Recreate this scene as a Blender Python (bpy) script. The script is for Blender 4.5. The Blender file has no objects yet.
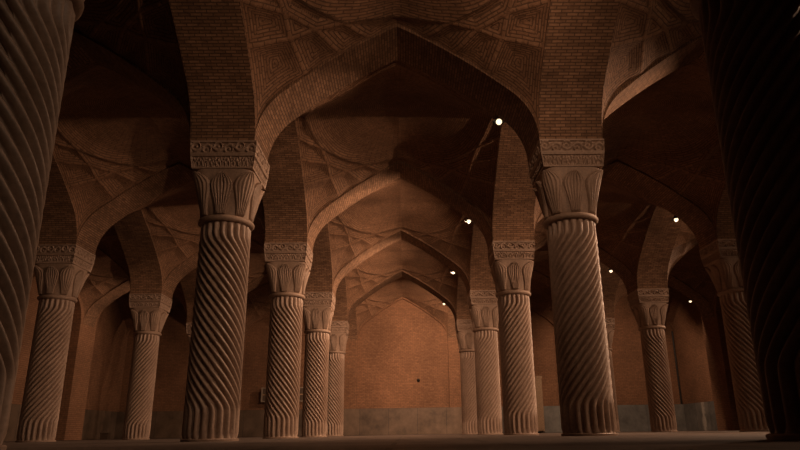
import bpy, math
import numpy as np
from mathutils import Matrix, Vector

scene = bpy.context.scene
C = scene.collection

# ------------------------------------------------------------------ layout
D0, DY = 4.530, 6.2415           # distance of the first column row, row spacing
LINES = [-9.0, -3.0, 3.0, 9.0]   # the four column lines
HW = 0.55                        # half width of a pier / an arch
ZS, ZA = 4.899, 7.16             # springing and apex of the arches
ZN = 3.554                       # neck of the columns
XW = 14.1                        # inner face of the side wall piers
XN = 14.8                        # back of the side wall niches
YB = D0 + 5 * DY - HW            # face of the back wall piers
YF = D0 - DY + HW                # face of the wall behind the viewer
AISLES = [(-XW, -9 - HW), (-9 + HW, -3 - HW), (-3 + HW, 3 - HW), (3 + HW, 9 - HW), (9 + HW, XW)]
def row_y(k): return D0 + k * DY

# ------------------------------------------------------------------ helpers
def mesh(name, verts, faces, mat=None, uv=None, smooth=False, sharp=None):
    me = bpy.data.meshes.new(name)
    me.from_pydata([tuple(map(float, v)) for v in verts], [], [tuple(map(int, f)) for f in faces])
    if uv is not None:
        lay = me.uv_layers.new(name='UVMap')
        idx = np.empty(len(me.loops), dtype=np.int32)
        me.loops.foreach_get('vertex_index', idx)
        lay.data.foreach_set('uv', np.asarray(uv, dtype=np.float32)[idx].ravel())
    if smooth:
        me.polygons.foreach_set('use_smooth', [True] * len(me.polygons))
    me.update()
    if mat: me.materials.append(mat)
    return me

def add(name, me, parent=None, loc=(0, 0, 0), rot=(0, 0, 0)):
    o = bpy.data.objects.new(name, me)
    C.objects.link(o)
    o.location = loc
    o.rotation_euler = rot
    if parent: o.parent = parent
    return o

def thing(name, label, cat, loc=(0, 0, 0), rotz=0, group=None):
    o = add(name, None, None, loc, (0, 0, rotz))
    o.empty_display_size = 0.2
    return tag(o, label, cat, group)

def tag(o, label, cat, group=None):
    o['label'] = label
    o['category'] = cat
    if group: o['group'] = group
    return o

def struct(name, me, loc=(0, 0, 0)):
    o = add(name, me, None, loc)
    o['kind'] = 'structure'
    return o

class MB:
    """collects geometry of ONE mesh"""
    def __init__(s): s.v = []; s.f = []; s.uv = []
    def add(s, v, f, uv=None):
        n = len(s.v)
        s.v += [tuple(p) for p in v]
        s.f += [tuple(i + n for i in q) for q in f]
        s.uv += [tuple(p) for p in (uv if uv is not None else [(0, 0)] * len(v))]
        return s
    def box(s, lo, hi, bev=0.0):
        (x0, y0, z0), (x1, y1, z1) = lo, hi
        for ax in range(3):                      # separate faces so that each carries its own uv in metres
            for side in (0, 1):
                a, b = [(1, 2), (0, 2), (0, 1)][ax]
                q = []
                for (i, j) in ((0, 0), (1, 0), (1, 1), (0, 1)):
                    p = [0, 0, 0]
                    p[ax] = (lo, hi)[side][ax]
                    p[a] = (lo, hi)[i][a]; p[b] = (lo, hi)[j][b]
                    q.append(tuple(p))
                flip = (side == 1) if ax == 1 else (side == 0)
                f = (3, 2, 1, 0) if flip else (0, 1, 2, 3)
                s.add(q, [f], [(p[a], p[b]) for p in q])
        return s
    def grid(s, P, uv=None, closed_u=False, flip=False):
        """P: array (rows, cols, 3)"""
        r, c = P.shape[:2]
        f = []
        for i in range(r - 1):
            for j in range(c if closed_u else c - 1):
                j2 = (j + 1) % c
                q = (i * c + j, i * c + j2, (i + 1) * c + j2, (i + 1) * c + j)
                f.append(q[::-1] if flip else q)
        return s.add(P.reshape(-1, 3), f, None if uv is None else uv.reshape(-1, 2))
    def build(s, name, mat, smooth=False):
        return mesh(name, s.v, s.f, mat, s.uv, smooth)

def lathe(prof, n=48):
    """prof: list of (r, z) from the bottom up"""
    th = np.linspace(0, 2 * np.pi, n, endpoint=False)
    P = np.array([[(r * math.cos(t), r * math.sin(t), z) for t in th] for r, z in prof])
    return MB().grid(P, closed_u=True)

# ------------------------------------------------------------------ materials
def nt(name):
    m = bpy.data.materials.new(name)
    m.use_nodes = True
    t = m.node_tree
    t.nodes.clear()
    out = t.nodes.new('ShaderNodeOutputMaterial')
    b = t.nodes.new('ShaderNodeBsdfPrincipled')
    t.links.new(b.outputs[0], out.inputs[0])
    return m, t, b
def N(t, typ, **kw):
    n = t.nodes.new(typ)
    for k, v in kw.items():
        if k in n.inputs: n.inputs[k].default_value = v
        else: setattr(n, k, v)
    return n
def mixc(t, fac, a, b, mode='MIX'):
    n = t.nodes.new('ShaderNodeMix'); n.data_type = 'RGBA'; n.blend_type = mode
    for sock, val in ((n.inputs[0], fac), (n.inputs[6], a), (n.inputs[7], b)):
        if isinstance(val, (int, float)): sock.default_value = val
        elif isinstance(val, tuple): sock.default_value = (*val, 1)
        else: t.links.new(val, sock)
    return n.outputs[2]
def ramp(t, fac, stops):
    n = t.nodes.new('ShaderNodeValToRGB')
    while len(n.color_ramp.elements) < len(stops): n.color_ramp.elements.new(0.5)
    for e, (p, c) in zip(n.color_ramp.elements, stops):
        e.position = p; e.color = (c, c, c, 1) if not isinstance(c, tuple) else (*c, 1)
    t.links.new(fac, n.inputs[0])
    return n.outputs[0]

def brick_mat(name, c1, c2, mortar, bw=0.22, rh=0.062, ms=0.009, bump=0.016, rough=0.85, stain=0.45):
    m, t, b = nt(name)
    uv = N(t, 'ShaderNodeUVMap')
    obj = N(t, 'ShaderNodeNewGeometry')
    wob = N(t, 'ShaderNodeTexNoise', Scale=3.0, Detail=2.0)
    t.links.new(uv.outputs[0], wob.inputs['Vector'])
    sub = N(t, 'ShaderNodeVectorMath', operation='MULTIPLY_ADD')
    t.links.new(wob.outputs['Color'], sub.inputs[0])
    sub.inputs[1].default_value = (0.012, 0.008, 0)
    t.links.new(uv.outputs[0], sub.inputs[2])
    br = N(t, 'ShaderNodeTexBrick', Scale=1.0)
    br.inputs['Brick Width'].default_value = bw
    br.inputs['Row Height'].default_value = rh
    br.inputs['Mortar Size'].default_value = ms
    br.inputs['Mortar Smooth'].default_value = 0.3
    br.inputs['Bias'].default_value = 0.0
    br.inputs['Color1'].default_value = (*c1, 1)
    br.inputs['Color2'].default_value = (*c2, 1)
    br.inputs['Mortar'].default_value = (*mortar, 1)
    t.links.new(sub.outputs[0], br.inputs['Vector'])
    n1 = N(t, 'ShaderNodeTexNoise', Scale=0.55, Detail=5.0, Roughness=0.6)
    n2 = N(t, 'ShaderNodeTexNoise', Scale=9.0, Detail=4.0, Roughness=0.65)
    for n in (n1, n2): t.links.new(obj.outputs['Position'], n.inputs['Vector'])
    s1 = ramp(t, n1.outputs['Fac'], [(0.3, 1 - stain), (0.7, 1.12)])
    s2 = ramp(t, n2.outputs['Fac'], [(0.25, 0.72), (0.75, 1.15)])
    c = mixc(t, 1.0, br.outputs['Color'], s1, 'MULTIPLY')
    c = mixc(t, 1.0, c, s2, 'MULTIPLY')
    t.links.new(c, b.inputs['Base Color'])
    b.inputs['Roughness'].default_value = rough
    b.inputs['Specular IOR Level'].default_value = 0.2
    inv = N(t, 'ShaderNodeMath', operation='MULTIPLY_ADD')
    t.links.new(br.outputs['Fac'], inv.inputs[0])
    inv.inputs[1].default_value = -1.0
    t.links.new(n2.outputs['Fac'], inv.inputs[2])
    bp = N(t, 'ShaderNodeBump', Strength=0.8, Distance=bump)
    t.links.new(inv.outputs[0], bp.inputs['Height'])
    t.links.new(bp.outputs[0], b.inputs['Normal'])
    return m

def stone_mat(name, c1, c2, scale=4.0, rough=0.55, bump=0.006, spec=0.4, dark=None):
    m, t, b = nt(name)
    tc = N(t, 'ShaderNodeTexCoord')
    n1 = N(t, 'ShaderNodeTexNoise', Scale=scale, Detail=6.0, Roughness=0.65)
    n2 = N(t, 'ShaderNodeTexNoise', Scale=scale * 9, Detail=4.0, Roughness=0.6)
    for n in (n1, n2): t.links.new(tc.outputs['Object'], n.inputs['Vector'])
    f = ramp(t, n1.outputs['Fac'], [(0.32, 0.0), (0.68, 1.0)])
    c = mixc(t, f, c1, c2)
    c = mixc(t, 1.0, c, ramp(t, n2.outputs['Fac'], [(0.3, 0.75), (0.7, 1.1)]), 'MULTIPLY')
    t.links.new(c, b.inputs['Base Color'])
    r = ramp(t, n2.outputs['Fac'], [(0.3, rough - 0.12), (0.7, rough + 0.15)])
    t.links.new(r, b.inputs['Roughness'])
    b.inputs['Specular IOR Level'].default_value = spec
    bp = N(t, 'ShaderNodeBump', Strength=0.7, Distance=bump)
    t.links.new(n2.outputs['Fac'], bp.inputs['Height'])
    t.links.new(bp.outputs[0], b.inputs['Normal'])
    return m

def slab_mat(name, c1, c2, joint, bw, rh, ms, rough=0.6, scale=1.6, uvmap=True, spec=0.3):
    m, t, b = nt(name)
    uv = N(t, 'ShaderNodeUVMap')
    geo = N(t, 'ShaderNodeNewGeometry')
    br = N(t, 'ShaderNodeTexBrick', Scale=1.0)
    br.inputs['Brick Width'].default_value = bw
    br.inputs['Row Height'].default_value = rh
    br.inputs['Mortar Size'].default_value = ms
    br.inputs['Color1'].default_value = (*c1, 1)
    br.inputs['Color2'].default_value = (*c2, 1)
    br.inputs['Mortar'].default_value = (*joint, 1)
    t.links.new(uv.outputs[0], br.inputs['Vector'])
    n1 = N(t, 'ShaderNodeTexNoise', Scale=scale, Detail=6.0, Roughness=0.65)
    t.links.new(geo.outputs['Position'], n1.inputs['Vector'])
    c = mixc(t, 1.0, br.outputs['Color'], ramp(t, n1.outputs['Fac'], [(0.3, 0.5), (0.68, 1.2)]), 'MULTIPLY')
    t.links.new(c, b.inputs['Base Color'])
    b.inputs['Roughness'].default_value = rough
    b.inputs['Specular IOR Level'].default_value = spec
    h = N(t, 'ShaderNodeMath', operation='SUBTRACT')
    t.links.new(n1.outputs['Fac'], h.inputs[0]); t.links.new(br.outputs['Fac'], h.inputs[1])
    bp = N(t, 'ShaderNodeBump', Strength=0.5, Distance=0.01)
    t.links.new(h.outputs[0], bp.inputs['Height'])
    t.links.new(bp.outputs[0], b.inputs['Normal'])
    return m

def plain(name, c, rough=0.6, metal=0.0):
    m, t, b = nt(name)
    tc = N(t, 'ShaderNodeTexCoord')
    n = N(t, 'ShaderNodeTexNoise', Scale=14.0, Detail=4.0)
    t.links.new(tc.outputs['Object'], n.inputs['Vector'])
    col = mixc(t, 1.0, c, ramp(t, n.outputs['Fac'], [(0.3, 0.8), (0.7, 1.15)]), 'MULTIPLY')
    t.links.new(col, b.inputs['Base Color'])
    b.inputs['Roughness'].default_value = rough
    b.inputs['Metallic'].default_value = metal
    return m

M_ARCH = brick_mat('arch_brick', (.27, .15, .088), (.16, .085, .048), (.10, .056, .034), bw=0.18, rh=0.056)
M_VAULT = brick_mat('vault_brick', (.245, .132, .076), (.195, .10, .056), (.115, .062, .036), bw=0.21, rh=0.05, ms=0.009, bump=0.02)
M_WALL = brick_mat('wall_brick', (.235, .12, .066), (.19, .095, .052), (.15, .077, .045), rh=0.08, ms=0.01, bump=0.012, stain=0.3)
M_STONE = stone_mat('column_stone', (.37, .255, .19), (.27, .18, .13), scale=2.2, rough=0.5)
M_CARVE = stone_mat('carved_stone', (.32, .215, .155), (.23, .15, .105), scale=3.0, rough=0.65)
M_DADO = slab_mat('dado_stone', (.125, .083, .056), (.09, .062, .044), (.06, .043, .032), 1.5, 1.4, 0.012, rough=0.5)
def grey_dado(m):
    """greyer slabs towards the right end of the hall, one with a pale run-off stain"""
    t = m.node_tree
    b = next(n for n in t.nodes if n.type == 'BSDF_PRINCIPLED')
    src = b.inputs['Base Color'].links[0].from_socket
    geo = N(t, 'ShaderNodeNewGeometry'); sep = N(t, 'ShaderNodeSeparateXYZ')
    t.links.new(geo.outputs['Position'], sep.inputs[0])
    mr = N(t, 'ShaderNodeMapRange'); mr.inputs[1].default_value = 3.5; mr.inputs[2].default_value = 7.5
    t.links.new(sep.outputs['X'], mr.inputs[0])
    c = mixc(t, mr.outputs[0], src, mixc(t, 1.0, src, (1.3, 1.85, 2.5), 'MULTIPLY'))
    nz = N(t, 'ShaderNodeTexNoise', Scale=2.2, Detail=3.0)
    t.links.new(geo.outputs['Position'], nz.inputs['Vector'])
    wb = N(t, 'ShaderNodeMath', operation='MULTIPLY_ADD')
    t.links.new(nz.outputs['Fac'], wb.inputs[0]); wb.inputs[1].default_value = .9; t.links.new(sep.outputs['Y'], wb.inputs[2])
    df = N(t, 'ShaderNodeMath', operation='SUBTRACT'); t.links.new(wb.outputs[0], df.inputs[0]); df.inputs[1].default_value = 33.3
    ab = N(t, 'ShaderNodeMath', operation='ABSOLUTE'); t.links.new(df.outputs[0], ab.inputs[0])
    st = N(t, 'ShaderNodeMapRange'); st.inputs[1].default_value = .06; st.inputs[2].default_value = .22
    st.inputs[3].default_value = .75; st.inputs[4].default_value = 0.0
    t.links.new(ab.outputs[0], st.inputs[0])
    mul = N(t, 'ShaderNodeMath', operation='MULTIPLY')
    t.links.new(st.outputs[0], mul.inputs[0]); t.links.new(mr.outputs[0], mul.inputs[1])
    t.links.new(mixc(t, mul.outputs[0], c, (.42, .38, .33)), b.inputs['Base Color'])
grey_dado(M_DADO)
M_FLOOR = slab_mat('floor_stone', (.135, .098, .078), (.115, .085, .068), (.045, .034, .028), 1.6, 1.1, 0.02, rough=0.55, scale=0.9)
M_DARK = plain('dark_metal', (.03, .026, .024), 0.5, 0.6)
M_WOOD = plain('wood', (.30, .19, .11), 0.55)
M_WOODDARK = plain('dark_wood', (.07, .045, .03), 0.5)
M_PALE = plain('pale_paint', (.22, .17, .13), 0.5)
M_BRASS = plain('brass', (.75, .5, .25), 0.3, 1.0)
def bulb_mat(strength):
    m, t, b = nt('lamp_glow')
    b.inputs['Base Color'].default_value = (1, .8, .6, 1)
    b.inputs['Emission Color'].default_value = (1, .72, .45, 1)
    b.inputs['Emission Strength'].default_value = strength
    return m
M_BULB = bulb_mat(2.2)

# ------------------------------------------------------------------ arch curve (four-centred)
def _curve():
    a, H, r1, th = 2.45, ZA - ZS, 1.2, math.radians(50)
    p1 = [(a - r1 + r1 * math.cos(t), r1 * math.sin(t)) for t in np.linspace(0, th, 12)]
    x0, z0 = p1[-1]
    tan0 = math.pi / 2 - th
    chord = math.atan2(H - z0, x0)
    L = math.hypot(x0, H - z0)
    R = L / (2 * math.sin(tan0 - chord))
    cx, cz = x0 - R * math.sin(tan0), z0 - R * math.cos(tan0)
    a0 = math.pi / 2 - tan0
    a1 = a0 + 2 * (tan0 - chord)
    p2 = [(cx + R * math.cos(t), cz + R * math.sin(t)) for t in np.linspace(a0, a1, 14)[1:]]
    p = np.array(p1 + p2)
    p[-1] = (0, H)
    return p / np.array([a, H])
CURVE = _curve()                                  # (1,0) ... (0,1)
def prof(t):
    return np.interp(np.clip(np.abs(t), 0, 1), CURVE[::-1, 0], CURVE[::-1, 1])
def arch_pts(a, H=ZA - ZS, z0=ZS):
    right = [(x * a, z0 + z * H) for x, z in CURVE]
    left = [(-x, z) for x, z in right[-2::-1]]
    return np.array(right + left)                 # from the right springing over the apex to the left

def arch_mesh(name, a, hw, along_y=False):
    """pointed arch ring along x, soffit half span a, half width hw in y; solid"""
    p = arch_pts(a)
    s = np.concatenate([[0], np.cumsum(np.hypot(*np.diff(p, axis=0).T))])
    top = p.copy(); top[:, 1] += 0.16
    mb = MB()
    ws = np.linspace(-hw, hw, 5)
    P = np.array([[(x, w, z) for w in ws] for x, z in p])
    U = np.array([[(w, si) for w in ws] for si in s])
    mb.grid(P, U)
    P2 = np.array([[(x, w, z) for w in (-hw, hw)] for x, z in top])
    mb.grid(P2, np.array([[(w, si) for w in (-hw, hw)] for si in s]), flip=True)
    for sd in (-1, 1):
        Q = np.array([[(p[i, 0], sd * hw, p[i, 1]), (top[i, 0], sd * hw, top[i, 1])] for i in range(len(p))])
        mb.grid(Q, np.array([[(0, si), (.3, si)] for si in s]), flip=(sd > 0))
    for i in (0, -1):
        q = [(p[i, 0], -hw, p[i, 1]), (p[i, 0], hw, p[i, 1]), (top[i, 0], hw, top[i, 1]), (top[i, 0], -hw, top[i, 1])]
        mb.add(q, [(0, 1, 2, 3) if i == 0 else (3, 2, 1, 0)], [(0, 0), (1, 0), (1, .3), (0, .3)])
    if along_y: mb.v = [(-y, x, z) for x, y, z in mb.v]
    return mb.build(name, M_ARCH)

# ------------------------------------------------------------------ vault web
A1 = [(.66, 1.0), (.73, .73), (.745, .56), (.79, .37), (.85, .20), (.90, 0)]
A2 = [(v, u) for u, v in A1]
E2 = [(.41, 1), (.56, .745), (.65, .65), (.745, .56), (1, .41)]
E3 = [(.20, 1), (.37, .79), (.50, .655), (.58, .58), (.655, .50), (.79, .37), (1, .20)]
def web_z(u, v):
    """sail-like vault over a rectangular bay, u and v from -1 to 1; meets the four arches at the rim"""
    eu = 0.6 * (0.5 * (1 - np.abs(v))) ** 2
    ev = 0.6 * (0.5 * (1 - np.abs(u))) ** 2
    hu = prof(np.sqrt((u * u + eu) / (1 + eu)))
    hv = prof(np.sqrt((v * v + ev) / (1 + ev)))
    return ZS + (ZA - ZS) * np.sqrt(hu ** 2 + hv ** 2)
def web_mesh(name, a, b, n=171):
    g = np.linspace(-1, 1, n)
    g = np.sign(g) * (1 - (1 - np.abs(g)) ** 1.25)        # finer towards the rim
    u, v = np.meshgrid(g, g)
    z = web_z(u, v)
    x, y = u * a, v * b
    au, av = np.abs(u), np.abs(v)
    P = np.stack([au * a, av * b, z], -1)
    best = np.full(u.shape, 9.0); along = np.zeros(u.shape); ridge = np.full(u.shape, 9.0)
    def scan(pts, weight):
        nonlocal best, along, ridge
        pts = np.array(pts, float)
        t = np.linspace(0, 1, 5)[:-1]
        d = np.concatenate([pts[i] + (pts[i + 1] - pts[i]) * t[:, None] for i in range(len(pts) - 1)] + [pts[-1:]])
        Q = np.stack([d[:, 0] * a, d[:, 1] * b, web_z(d[:, 0], d[:, 1])], -1)
        off = 0.0
        for p, q in zip(Q[:-1], Q[1:]):
            e = q - p
            L2 = float(e @ e)
            tt = np.clip(((P - p) @ e) / L2, 0, 1)
            dist = np.linalg.norm(P - p - tt[..., None] * e, axis=-1)
            m = dist < best
            best = np.where(m, dist, best)
            along = np.where(m, off + tt * math.sqrt(L2), along)
            if weight is not None: ridge = np.minimum(ridge, dist * weight)
            off += math.sqrt(L2)
    for cv, w in ((A1, 1.0), (A2, 1.0), (E2, 1.0), (E3, 1.25)): scan(cv, w)
    rimc = [(1.0, q) for q in np.linspace(0, 1, 9)]
    keep = best.copy(); best = np.full(u.shape, 9.0); al2 = along.copy()
    scan(rimc, None); scan([(q, p) for p, q in rimc], None)
    rim = best.copy()
    along = np.where(keep < rim, al2, along); best = np.minimum(keep, rim)
    va = lambda q: np.interp(q, [0, .2, .37, .56, .73, 1], [.9, .85, .79, .745, .73, .66])
    inside = (av < va(au)) & (au < va(av)) & (au + av < 1.16)
    rr = np.hypot(x, y)
    best = np.where(inside, rr * 1.12, best)
    along = np.where(inside, np.arctan2(y, x) * 1.5, along)
    z = z - 0.10 * np.clip(1 - ridge / 0.33, 0, 1) ** 1.25 * np.clip(.35 + rim / .35, 0, 1)
    z += 0.07
    mb = MB().grid(np.stack([x, y, z], -1), np.stack([along, best], -1), flip=True)
    return mb.build(name, M_VAULT)

# ------------------------------------------------------------------ column meshes
def shaft_mesh(hand):
    nf, per = 20, 10
    n = nf * per
    z0, z1, zb, zt = 0.04, ZN - 0.05, 0.50, ZN - 0.30
    zs = np.concatenate([np.linspace(z0, zb - .07, 6), np.linspace(zb - .05, zb + .05, 6), np.linspace(zb + .07, zt - .07, 84),
                         np.linspace(zt - .05, zt + .05, 6), np.linspace(zt + .07, z1, 5)])
    def soft(z):                                   # straight flutes, spiral, straight flutes, with quick bends
        e = 0.03
        sp = lambda t: e * np.logaddexp(0, t / e)
        return sp(z - zb) - sp(z - zt)
    th = np.linspace(0, 2 * np.pi, n, endpoint=False)
    P = []
    for z in zs:
        R = np.interp(z, [0, 1.2, ZN], [0.428, 0.425, 0.42])
        ph = th * nf / 2
        c = np.abs(np.cos(ph))
        r = R - 0.080 * (1 - c ** 0.85)
        fade = np.clip(min((z - z0) / .05, (z1 - z) / .05), 0, 1)
        r = (R - .02) * (1 - fade) + r * fade
        a = th + hand * soft(z) / 0.50
        P.append(np.stack([r * np.cos(a), r * np.sin(a), np.full(n, z)], -1))
    return MB().grid(np.array(P), closed_u=True).build('shaft', M_STONE, True)

BZ0, BZ1 = ZN + 0.045, 4.40
def bell_point(phi, h):
    """surface of the capital bell, h 0..1"""
    hw = 0.40 + 0.10 * h ** 1.7
    e = 2 + 5.0 * h ** 1.2
    c, s = abs(math.cos(phi)), abs(math.sin(phi))
    r = hw / ((c ** e + s ** e) ** (1 / e))
    return r, BZ0 + (BZ1 - BZ0) * h
def bell_mesh():
    th = np.linspace(0, 2 * np.pi, 96, endpoint=False)
    P = []
    for h in np.linspace(0, 1, 16):
        P.append([(lambda r, z: (r * math.cos(t), r * math.sin(t), z))(*bell_point(t, h)) for t in th])
    mb = MB().grid(np.array(P), closed_u=True)
    top = P[-1]
    mb.add(top, [tuple(range(len(top)))])
    return mb.build('capital', M_CARVE, True)
def leaf_mesh(phi0, corner):
    H = 0.97 if corner else 0.93
    W = 0.385
    rows, cols = 30, 41
    P = []
    for i in range(rows):
        g = i / (rows - 1)
        h = 0.01 + (H - .01) * g
        w = W * np.interp(g, [0, .2, .4, .6, .72, .82, .9, .96, 1], [.5, .62, .82, 1.02, 1.05, .86, .55, .26, .03])
        row = []
        for j in range(cols):
            t = -1 + 2 * j / (cols - 1)
            r, z = bell_point(phi0 + t * w, h)
            phi = phi0 + t * w
            rim = 1 - abs(t) ** 10
            rib = abs(math.cos(t * math.pi * 3.5)) ** 0.7
            off = -0.015 + rim * (0.035 + 0.032 * rib)
            off += (0.035 - .005 * corner) * g ** 4 * rim
            if i in (0, rows - 1): off = -0.015
            r += off
            row.append((r * math.cos(phi), r * math.sin(phi), z))
        P.append(row)
    return MB().grid(np.array(P)).build('leaf', M_CARVE, True)
def band_mesh(name, z0, z1, w0, w1, kind):
    """square carved band; each side a displaced relief grid"""
    nx, nz = 97, 19
    mb = MB()
    for k in range(4):
        rot = Matrix.Rotation(k * math.pi / 2, 3, 'Z')
        P = np.zeros((nz, nx, 3))
        for i in range(nz):
            g = i / (nz - 1)
            w = w0 + (w1 - w0) * g
            for j in range(nx):
                t = -1 + 2 * j / (nx - 1)
                edge = min(1, (1 - abs(t)) / .03) * min(1, g / .06) * min(1, (1 - g) / .06)
                lip = 1.0 if (g < .12 or g > .88) else 0.0
                if kind == 'palmette':
                    q = (t * 3.5) % 1.0 - .5
                    dd = math.hypot(q * 1.9, (g - .15) * 1.05)
                    rel = 0.5 + 0.5 * math.cos(dd * 13.0) if dd < .92 else 0.15
                    rel *= 0.75 + .25 * math.cos(math.atan2(q * 1.9, g - .1) * 7)
                else:
                    c = 0.5 + 0.24 * math.sin(t * math.pi * 3.0)
                    rel = math.exp(-((g - c) / .10) ** 2)
                    for sgn in (-1, 1):
                        for m in range(-3, 4):
                            if (m % 2 == 0) == (sgn > 0):
                                tc = (m + .5) / 3.0
                                dd = math.hypot((t - tc) * 2.1, (g - (.5 - .10 * sgn)))
                                rel = max(rel, (0.5 + .5 * math.cos(dd * 22)) if dd < .3 else 0)
                rel = max(rel, lip)
                y = -(w - 0.035 + 0.035 * (rel * edge + (1 - edge)))
                P[i, j] = rot @ Vector((t * w, y, z0 + (z1 - z0) * g))
        mb.grid(P)
    for z, w, f in ((z0, w0, (3, 2, 1, 0)), (z1, w1, (0, 1, 2, 3))):
        mb.add([(-w, -w, z), (w, -w, z), (w, w, z), (-w, w, z)], [f])
    return mb.build(name, M_CARVE)

SHAFT = {1: shaft_mesh(1), -1: shaft_mesh(-1)}
BASE = lathe([(0.0, 0.0), (.436, 0.0), (.44, .03), (.43, .04), (.40, .042), (0.0, .042)], 64).build('base', M_STONE)
RING = lathe([(.37, ZN - .055), (.44, ZN - .05), (.468, ZN - .02), (.472, ZN + .01), (.45, ZN + .045), (.39, ZN + .05)], 64).build('neck_ring', M_CARVE, True)
BELL = bell_mesh()
LEAF = [leaf_mesh(k * math.pi / 4, k % 2) for k in range(8)]
PALM = band_mesh('palmette_band', 4.402, 4.648, .515, .548, 'palmette')
SCROLL = band_mesh('scroll_band', 4.65, ZS - .002, .55, .562, 'scroll')

def make_column(x, k, hand, label, group, xo=0.0):
    t = thing('stone_column', label, 'column', (x + xo, row_y(k), 0), 0, group)
    add('base', BASE, t)
    add('shaft', SHAFT[hand], t)
    add('neck_ring', RING, t)
    cap = add('capital', BELL, t)
    for m in LEAF: add('leaf', m, cap)
    add('palmette_band', PALM, t)
    add('scroll_band', SCROLL, t)
    return t

ORD = ['nearest', 'second', 'third', 'fourth', 'fifth', 'last']
COL = {
 (-3, 0): 'huge spiral-fluted column cut off by the left edge of the picture, nearest to the viewer',
 (3, 0): 'huge nearly black spiral-fluted column filling the right edge of the picture',
 (-3, 1): 'tall spiral-fluted column left of the central aisle, its capital the highest of the left row',
 (3, 1): 'tall pale spiral-fluted column right of the central aisle, just right of the brightest lamp',
 (-3, 2): 'second full column of the left row, standing between the tall left column and two thinner ones',
 (3, 2): 'second full column of the right row, brightly lit, just left of the tall pale column',
 (-3, 3): 'third column of the left row, warm lit, third from the smallest behind it',
 (3, 3): 'third column of the right row, between the brightly lit second one and the smallest',
 (-3, 4): 'smallest spiral column of the left row, beside the left edge of the lit back wall',
 (3, 4): 'smallest spiral column of the right row, beside the right edge of the lit back wall',
 (-9, 2): 'dim spiral column right beside the huge cut-off column at the left',
 (-9, 3): 'thin dim spiral column in the dark left aisle, left of the tall left column',
 (9, 3): 'slender dim column standing in front of grey dado in the right aisle',
 (9, 2): 'dark column half hidden by the black column at the right edge',
 (-9, 4): 'far dim column behind the tall left column',
 (9, 4): 'far column showing as a sliver behind the tall pale column on the right',
}
COL[(-3, 3)] = 'third column of the left row, slim and warm lit, just left of the smallest column'
for li, x in enumerate(LINES):
    for k in range(0, 5):
        hand = 1 if li % 2 == 0 else -1
        lab = COL.get((int(x), k), 'spiral-fluted stone column just outside the %s edge of the picture, %s row from the viewer' % ('left' if x < 0 else 'right', ORD[k]))
        xo = {(-3, 0): -.02, (-3, 1): .03, (3, 1): .01}.get((int(x), k), 0)
        make_column(x, k, hand, lab, 'spiral-fluted stone columns', xo)

# ------------------------------------------------------------------ arches
AN = ['far left side aisle', 'left aisle', 'central aisle', 'right aisle', 'far right side aisle']
b_long = (DY - 2 * HW) / 2
ARCH_C = arch_mesh('brick_arch', 2.45, HW)
ARCH_S = arch_mesh('brick_arch', (XW - 9 - HW) / 2, HW)
ARCH_L = arch_mesh('brick_arch', b_long, HW, True)
for i, (x0, x1) in enumerate(AISLES):
    for k in range(0, 5):
        me = ARCH_S if i in (0, 4) else ARCH_C
        o = add('brick_arch', me, None, ((x0 + x1) / 2, row_y(k), 0))
        if i == 2 and k == 1: lab = 'largest pointed brick arch across the central aisle, framing the top of the view'
        elif i == 2 and k == 4: lab = 'smallest pointed brick arch across the central aisle, just before the back wall'
        elif i == 2 and k in (2, 3): lab = ('second' if k == 2 else 'third') + ' pointed brick arch across the central aisle, counted from the largest'
        else: lab = 'pointed brick arch spanning the %s at the %s row of columns' % (AN[i], ORD[k])
        tag(o, lab, 'arch', 'pointed brick arches over the aisles')
LN = ['outer left', 'inner left', 'inner right', 'outer right']
for li, x in enumerate(LINES):
    for k in range(0, 6):
        o = add('brick_arch', ARCH_L, None, (x, row_y(k - .5), 0))
        if k == 0: lab = 'brick arch overhead on the %s column line, running to the wall behind the viewer' % LN[li]
        elif k == 5: lab = 'brick arch running from the %s line\'s last column to the back wall' % LN[li]
        else: lab = 'brick arch lengthwise along the %s line from its %s to its %s column' % (LN[li], ORD[k - 1], ORD[k])
        tag(o, lab, 'arch', 'brick arches along the column lines')

# ------------------------------------------------------------------ vaults (the ceiling)
WEB_C = web_mesh('ceiling', 2.45, b_long)
WEB_S = web_mesh('ceiling', (XW - 9 - HW) / 2, b_long)
for i, (x0, x1) in enumerate(AISLES):
    for k in range(0, 6):
        struct('ceiling', WEB_S if i in (0, 4) else WEB_C, ((x0 + x1) / 2, row_y(k - .5), 0))

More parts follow.
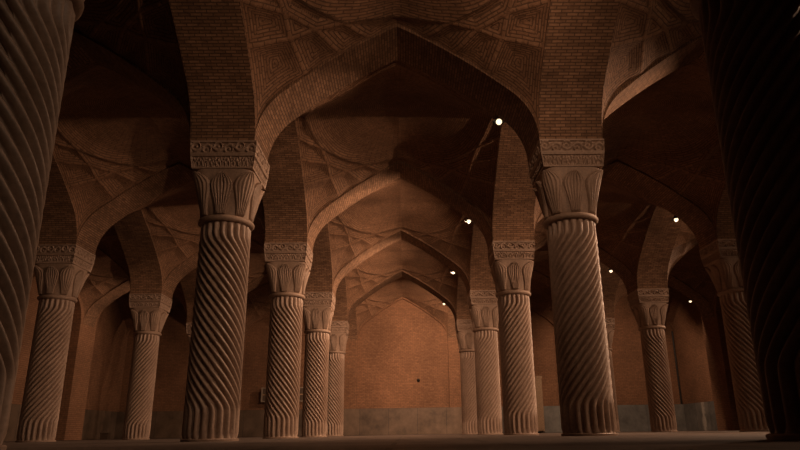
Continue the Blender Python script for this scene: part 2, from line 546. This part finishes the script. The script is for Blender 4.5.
# ------------------------------------------------------------------ walls with blind arches
def niche_wall(name, lo, hi, openings, depth, top=9.0):
    """slab along local x from lo to hi, front at y=0, niches recessed to y=depth.  Local +y points out of the room"""
    mb = MB()
    edge = [(lo, 0.0)]
    for c, a in openings:
        pts = arch_pts(a)[::-1]
        edge += [(c - a, 0.0)] + [(c + x, z) for x, z in pts] + [(c + a, 0.0)]
    edge += [(hi, 0.0)]
    # front face split in vertical strips so that no face is concave
    for (p, q) in zip(edge[:-1], edge[1:]):
        if abs(q[0] - p[0]) > 1e-6:
            V = [(p[0], 0, p[1]), (q[0], 0, q[1]), (q[0], 0, top), (p[0], 0, top)]
            mb.add(V, [(0, 1, 2, 3)], [(a[0], a[2]) for a in V])
    # reveals
    for c, a in openings:
        pts = [(-a, 0.0)] + [tuple(p) for p in arch_pts(a)[::-1]] + [(a, 0.0)]
        s = 0
        for p, q in zip(pts[:-1], pts[1:]):
            L = math.hypot(q[0] - p[0], q[1] - p[1])
            V = [(c + p[0], 0, p[1]), (c + p[0], depth, p[1]), (c + q[0], depth, q[1]), (c + q[0], 0, q[1])]
            mb.add(V, [(0, 1, 2, 3)], [(0, s), (depth, s), (depth, s + L), (0, s + L)])
            s += L
    # back of the niches and the outside
    for y, f in ((depth, (0, 1, 2, 3)), (depth + .4, (3, 2, 1, 0))):
        V = [(lo, y, 0), (hi, y, 0), (hi, y, top), (lo, y, top)]
        mb.add(V, [f], [(a[0], a[2]) for a in V])
    for x in (lo, hi):
        V = [(x, 0, 0), (x, depth + .4, 0), (x, depth + .4, top), (x, 0, top)]
        mb.add(V, [(0, 1, 2, 3)], [(a[1], a[2]) for a in V])
    V = [(lo, 0, top), (hi, 0, top), (hi, depth + .4, top), (lo, depth + .4, top)]
    mb.add(V, [(0, 1, 2, 3)], [(a[0], a[1]) for a in V])
    return mb.build(name, M_WALL)
cs = lambda i: (sum(AISLES[i]) / 2, (AISLES[i][1] - AISLES[i][0]) / 2)
ops = [cs(0), cs(1), cs(2), cs(3), cs(4)]
# the two end niches run into the corner of the hall
e = (9 + HW + XN + .05) / 2, (XN + .05 - 9 - HW) / 2
back_ops = [(-e[0], e[1])] + ops[1:4] + [e]
wb = struct('wall_back', niche_wall('wall_back', -XN - .4, XN + .4, back_ops, 0.26), (0, YB, 0))
wf = struct('wall_front', niche_wall('wall_front', -XN - .4, XN + .4, back_ops, 0.26), (0, YF, 0))
wf.rotation_euler = (0, 0, math.pi)
side_ops = []
for k in range(0, 6):
    y0 = row_y(k - 1) + .75 if k > 0 else YF - .30
    y1 = row_y(k) - .75 if k < 5 else YB + .30
    side_ops.append(((y0 + y1) / 2, (y1 - y0) / 2))
wr = struct('wall_right', niche_wall('wall_right', YF - .4, YB + .4, side_ops, XN - XW), (XW, 0, 0))
# local x -> world y, local y -> world x
def flip_axes(o, sx):
    me = o.data
    for v in me.vertices:
        x, y, z = v.co
        v.co = (sx * y, x, z)
    if sx > 0: me.flip_normals()
    me.update()
flip_axes(wr, 1)
wl = struct('wall_left', niche_wall('wall_left', YF - .4, YB + .4, side_ops, XN - XW), (-XW, 0, 0))
flip_axes(wl, -1)

# dado of stone slabs
struct('baseboard_back', MB().box((-XN, YB - .03, 0), (XN, YB + .26, 1.34)).build('baseboard_back', M_DADO))
def side_dado(name, s):
    mb = MB()
    for c, a in side_ops:
        lo, hi = (XN - .05, c - a + .001, 0), (XN, c + a - .04, 1.34)
        if s < 0: lo, hi = (-hi[0], lo[1], 0), (-lo[0], hi[1], 1.34)
        mb.box(lo, hi)
    return struct(name, mb.build(name, M_DADO))
side_dado('baseboard_left', -1)
side_dado('baseboard_right', 1)

# floor
fl = MB()
V = [(-XN - .4, YF - .7, 0), (XN + .4, YF - .7, 0), (XN + .4, YB + .7, 0), (-XN - .4, YB + .7, 0)]
fl.add(V, [(0, 1, 2, 3)], [(p[0], p[1] - 6.05) for p in V])
W = [(p[0], p[1], -.2) for p in V]
fl.add(W, [(3, 2, 1, 0)])
for i in range(4):
    j = (i + 1) % 4
    fl.add([V[i], W[i], W[j], V[j]], [(0, 1, 2, 3)])
struct('floor', fl.build('floor', M_FLOOR))

# ------------------------------------------------------------------ lamps
def sphere(r, sx=1, n=20):
    return lathe([(max(1e-4, r * math.sin(t)), -r * math.cos(t)) for t in np.linspace(0, math.pi, n // 2 + 1)], n)
BULB = sphere(.058).build('bulb', M_BULB, True)
HOUS = lathe([(.0, .0), (.045, .0), (.05, .03), (.10, .09), (.13, .12), (.122, .12), (.09, .09), (.045, .04), (.0, .03)], 24).build('housing', M_DARK, True)
BRK = MB().box((-.012, -.145, .138), (.012, .012, .162)).box((-.05, -.149, .10), (.05, -.137, .20)).build('bracket', M_DARK)
AX = Vector((-.82, .27, -.54)).normalized()
LAMPW = 1.0
POWER = {   # (aisle, row): relative strength
}
def lamp(i, k, label, watts, axis=AX, size=116, blend=0.7, col=(1, .63, .40), dx=0.0):
    a = (AISLES[i][1] - AISLES[i][0]) / 2
    xl = (1.97 + dx) * a / 2.45
    zl = ZS + (ZA - ZS) * float(prof(xl / a))
    loc = Vector((sum(AISLES[i]) / 2 + xl, row_y(k) + HW + .15, zl + .0))
    t = thing('flood_lamp', label, 'lamp', loc, 0, 'small lamps on the arches')
    add('bulb', BULB, t)
    h = add('housing', HOUS, t)
    h.location = (0, 0, .125)
    h.rotation_euler = (math.pi, 0, 0)
    add('bracket', BRK, t)
    L = bpy.data.lights.new('lamp_light', 'SPOT')
    L.energy = watts
    L.color = col
    L.spot_size = math.radians(size)
    L.spot_blend = blend
    L.shadow_soft_size = .05
    lo = bpy.data.objects.new('lamp_light', L)
    C.objects.link(lo)
    lo.location = loc + Vector((0, 0, -.075))
    lo.rotation_mode = 'QUATERNION'
    lo.rotation_quaternion = Vector((0, 0, -1)).rotation_difference(axis)
    return t
LL = {
 (2, 1): 'brightest glowing lamp, at the right edge of the largest central arch',
 (2, 2): 'small lamp on the second central arch, half hidden behind the arch edge',
 (2, 3): 'small white lamp on the third central arch',
 (2, 4): 'faintest lamp, on the smallest central arch before the back wall',
 (3, 2): 'small lamp high in the right aisle, left of the black column',
 (3, 3): 'small lamp just right of the tall pale column of the right row',
 (4, 4): 'small lamp in the far right side aisle above the dark wall pier',
}
W0 = 900
PW = {0: [.04, .02, .02, .05, .38], 1: [.05, .09, .08, .12, .03], 2: [.55, 1.0, 1.9, 2.3, 2.3], 3: [.55, 2.1, 1.6, 1.1, .9], 4: [.3, .3, 1.2, 1.4, .45]}
V = lambda *p: Vector(p).normalized()
AXES = {(2, 0): V(-.45, .86, -.02), (2, 2): V(-.78, .45, -.36), (2, 3): V(-.78, .45, -.36), (2, 4): V(-.3, .88, -.36),
        (3, 4): V(.62, .6, -.5), (4, 4): V(-.35, .55, -.7), (0, 4): V(-.95, -.05, -.3)}
WIDE = {(2, 0): 116, (2, 1): 120, (2, 2): 146, (2, 3): 146, (2, 4): 124, (0, 4): 100}
for i in range(5):
    for k in range(0, 5):
        lab = LL.get((i, k), 'small lamp on the %s arch, %s row, out of sight' % (AN[i], ORD[k]))
        lamp(i, k, lab, W0 * PW[i][k], axis=AXES.get((i, k), AX), size=WIDE.get((i, k), 126), dx={(1, 1): .3, (1, 2): -.3}.get((i, k), 0))
lamp(2, -1, 'unseen lamp added on the wall behind the viewer to light the nearest left column', W0 * .32, axis=V(-.78, .6, -.38), size=74, col=(1, .72, .50))  # extra lamp out of view, added to brighten the huge near left column

# ------------------------------------------------------------------ small things
# framed board on the back wall of the left aisle
t = thing('wall_board', 'low wide dark framed board on the back wall, behind the second left column', 'board', (-6.25, YB - .03, 2.1))
fr = MB()
w, h, d = 1.15, .37, .05
fr.box((-w, -d, -h), (-w + .07, 0, h)).box((w - .07, -d, -h), (w, 0, h)).box((-w + .07, -d, h - .06), (w - .07, 0, h)).box((-w + .07, -d, -h), (w - .07, 0, -h + .06))
add('frame', fr.build('frame', M_PALE), t)
add('panel', MB().box((-w + .07, -.025, -h + .06), (w - .07, 0, h - .06)).build('panel', M_WOODDARK), t)
add('batten', MB().box((-w + .07, -.04, -.03), (w - .07, -.025, .03)).build('batten', M_WOOD), t)
# tall wooden cabinet by the back wall, right aisle
t = thing('wooden_cabinet', 'tall pale wooden cabinet against the back wall, peeping out right of the second right column', 'cabinet', (6.75, YB - .28, 0))
cb = MB().box((-.5, -.2, .1), (.5, .22, 2.75)).box((-.54, -.24, 2.75), (.54, .24, 2.85))
add('body', cb.build('body', M_WOOD), t)
for s in (-1, 1):
    dr = add('door', MB().box((min(s * .02, s * .47), -.225, .16), (max(s * .02, s * .47), -.201, 2.7)).build('door', M_WOOD), t)
    add('handle', MB().box((s * .06 - .012, -.25, 1.3), (s * .06 + .012, -.226, 1.5)).build('handle', M_BRASS), dr)
for sx in (-1, 1):
    for sy in (-1, 1):
        add('foot', MB().box((sx * .45 - .04, sy * .16 - .04, 0), (sx * .45 + .04, sy * .16 + .04, .1)).build('foot', M_WOODDARK), t)
# dark rod standing in for the dark groove in the right back corner
cd = lathe([(.0, 1.36), (.045, 1.36), (.045, 5.2), (.0, 5.2)], 16)
tag(add('corner_groove', cd.build('corner_groove', M_DARK), None, (XN - .05, YB + .2, 0)), 'dark rod standing for a groove in the back corner of the right side aisle', 'slot')
# small dark box on the floor by the left wall pier
t = thing('floor_box', 'small dark box on the floor by the left wall, near the thin dim column', 'box', (-13.8, 31.9, 0))
add('body', MB().box((-.17, -.15, 0), (.17, .15, .26)).build('body', M_WOODDARK), t)
add('lid', MB().box((-.19, -.17, .26), (.19, .17, .30)).build('lid', M_WOODDARK), t)
# hook on the back wall
hk = lathe([(.0, 0), (.09, 0), (.09, .02), (.05, .03), (.04, .09), (.0, .1)], 16)
o = add('wall_knob', hk.build('wall_knob', M_DARK, True), None, (.82, YB + .26, 2.76), (math.pi / 2, 0, 0))
tag(o, 'small dark knob on the lit back wall of the central aisle', 'knob')

# ------------------------------------------------------------------ world, camera
w = bpy.data.worlds.new('World'); scene.world = w
w.use_nodes = True
w.node_tree.nodes['Background'].inputs[0].default_value = (.5, .32, .22, 1)
w.node_tree.nodes['Background'].inputs[1].default_value = 0.01

f, pit, roll, yaw, cx, cz = 650.66, .3033, -.0146, .0229, .0865, .078
Rt = Vector((math.cos(yaw), -math.sin(yaw), 0))
F = Vector((math.sin(yaw) * math.cos(pit), math.cos(yaw) * math.cos(pit), math.sin(pit)))
Up = Rt.cross(F)
X = math.cos(roll) * Rt + math.sin(roll) * Up
Y = -math.sin(roll) * Rt + math.cos(roll) * Up
Z = -F
cam = bpy.data.cameras.new('Camera')
cam.sensor_width = 36
cam.lens = f / 800 * 36
cam.shift_x, cam.shift_y = -17.57 / 800, 4.53 / 800
cam.clip_start = .02
co = bpy.data.objects.new('Camera', cam)
C.objects.link(co)
co.matrix_world = Matrix(((X.x, Y.x, Z.x, cx), (X.y, Y.y, Z.y, 0), (X.z, Y.z, Z.z, cz), (0, 0, 0, 1)))
scene.camera = co
scene.view_settings.view_transform = 'Standard'
scene.view_settings.look = 'None'
scene.view_settings.exposure = -0.08
scene.view_settings.gamma = 1.0
scene.view_settings.use_curve_mapping = False
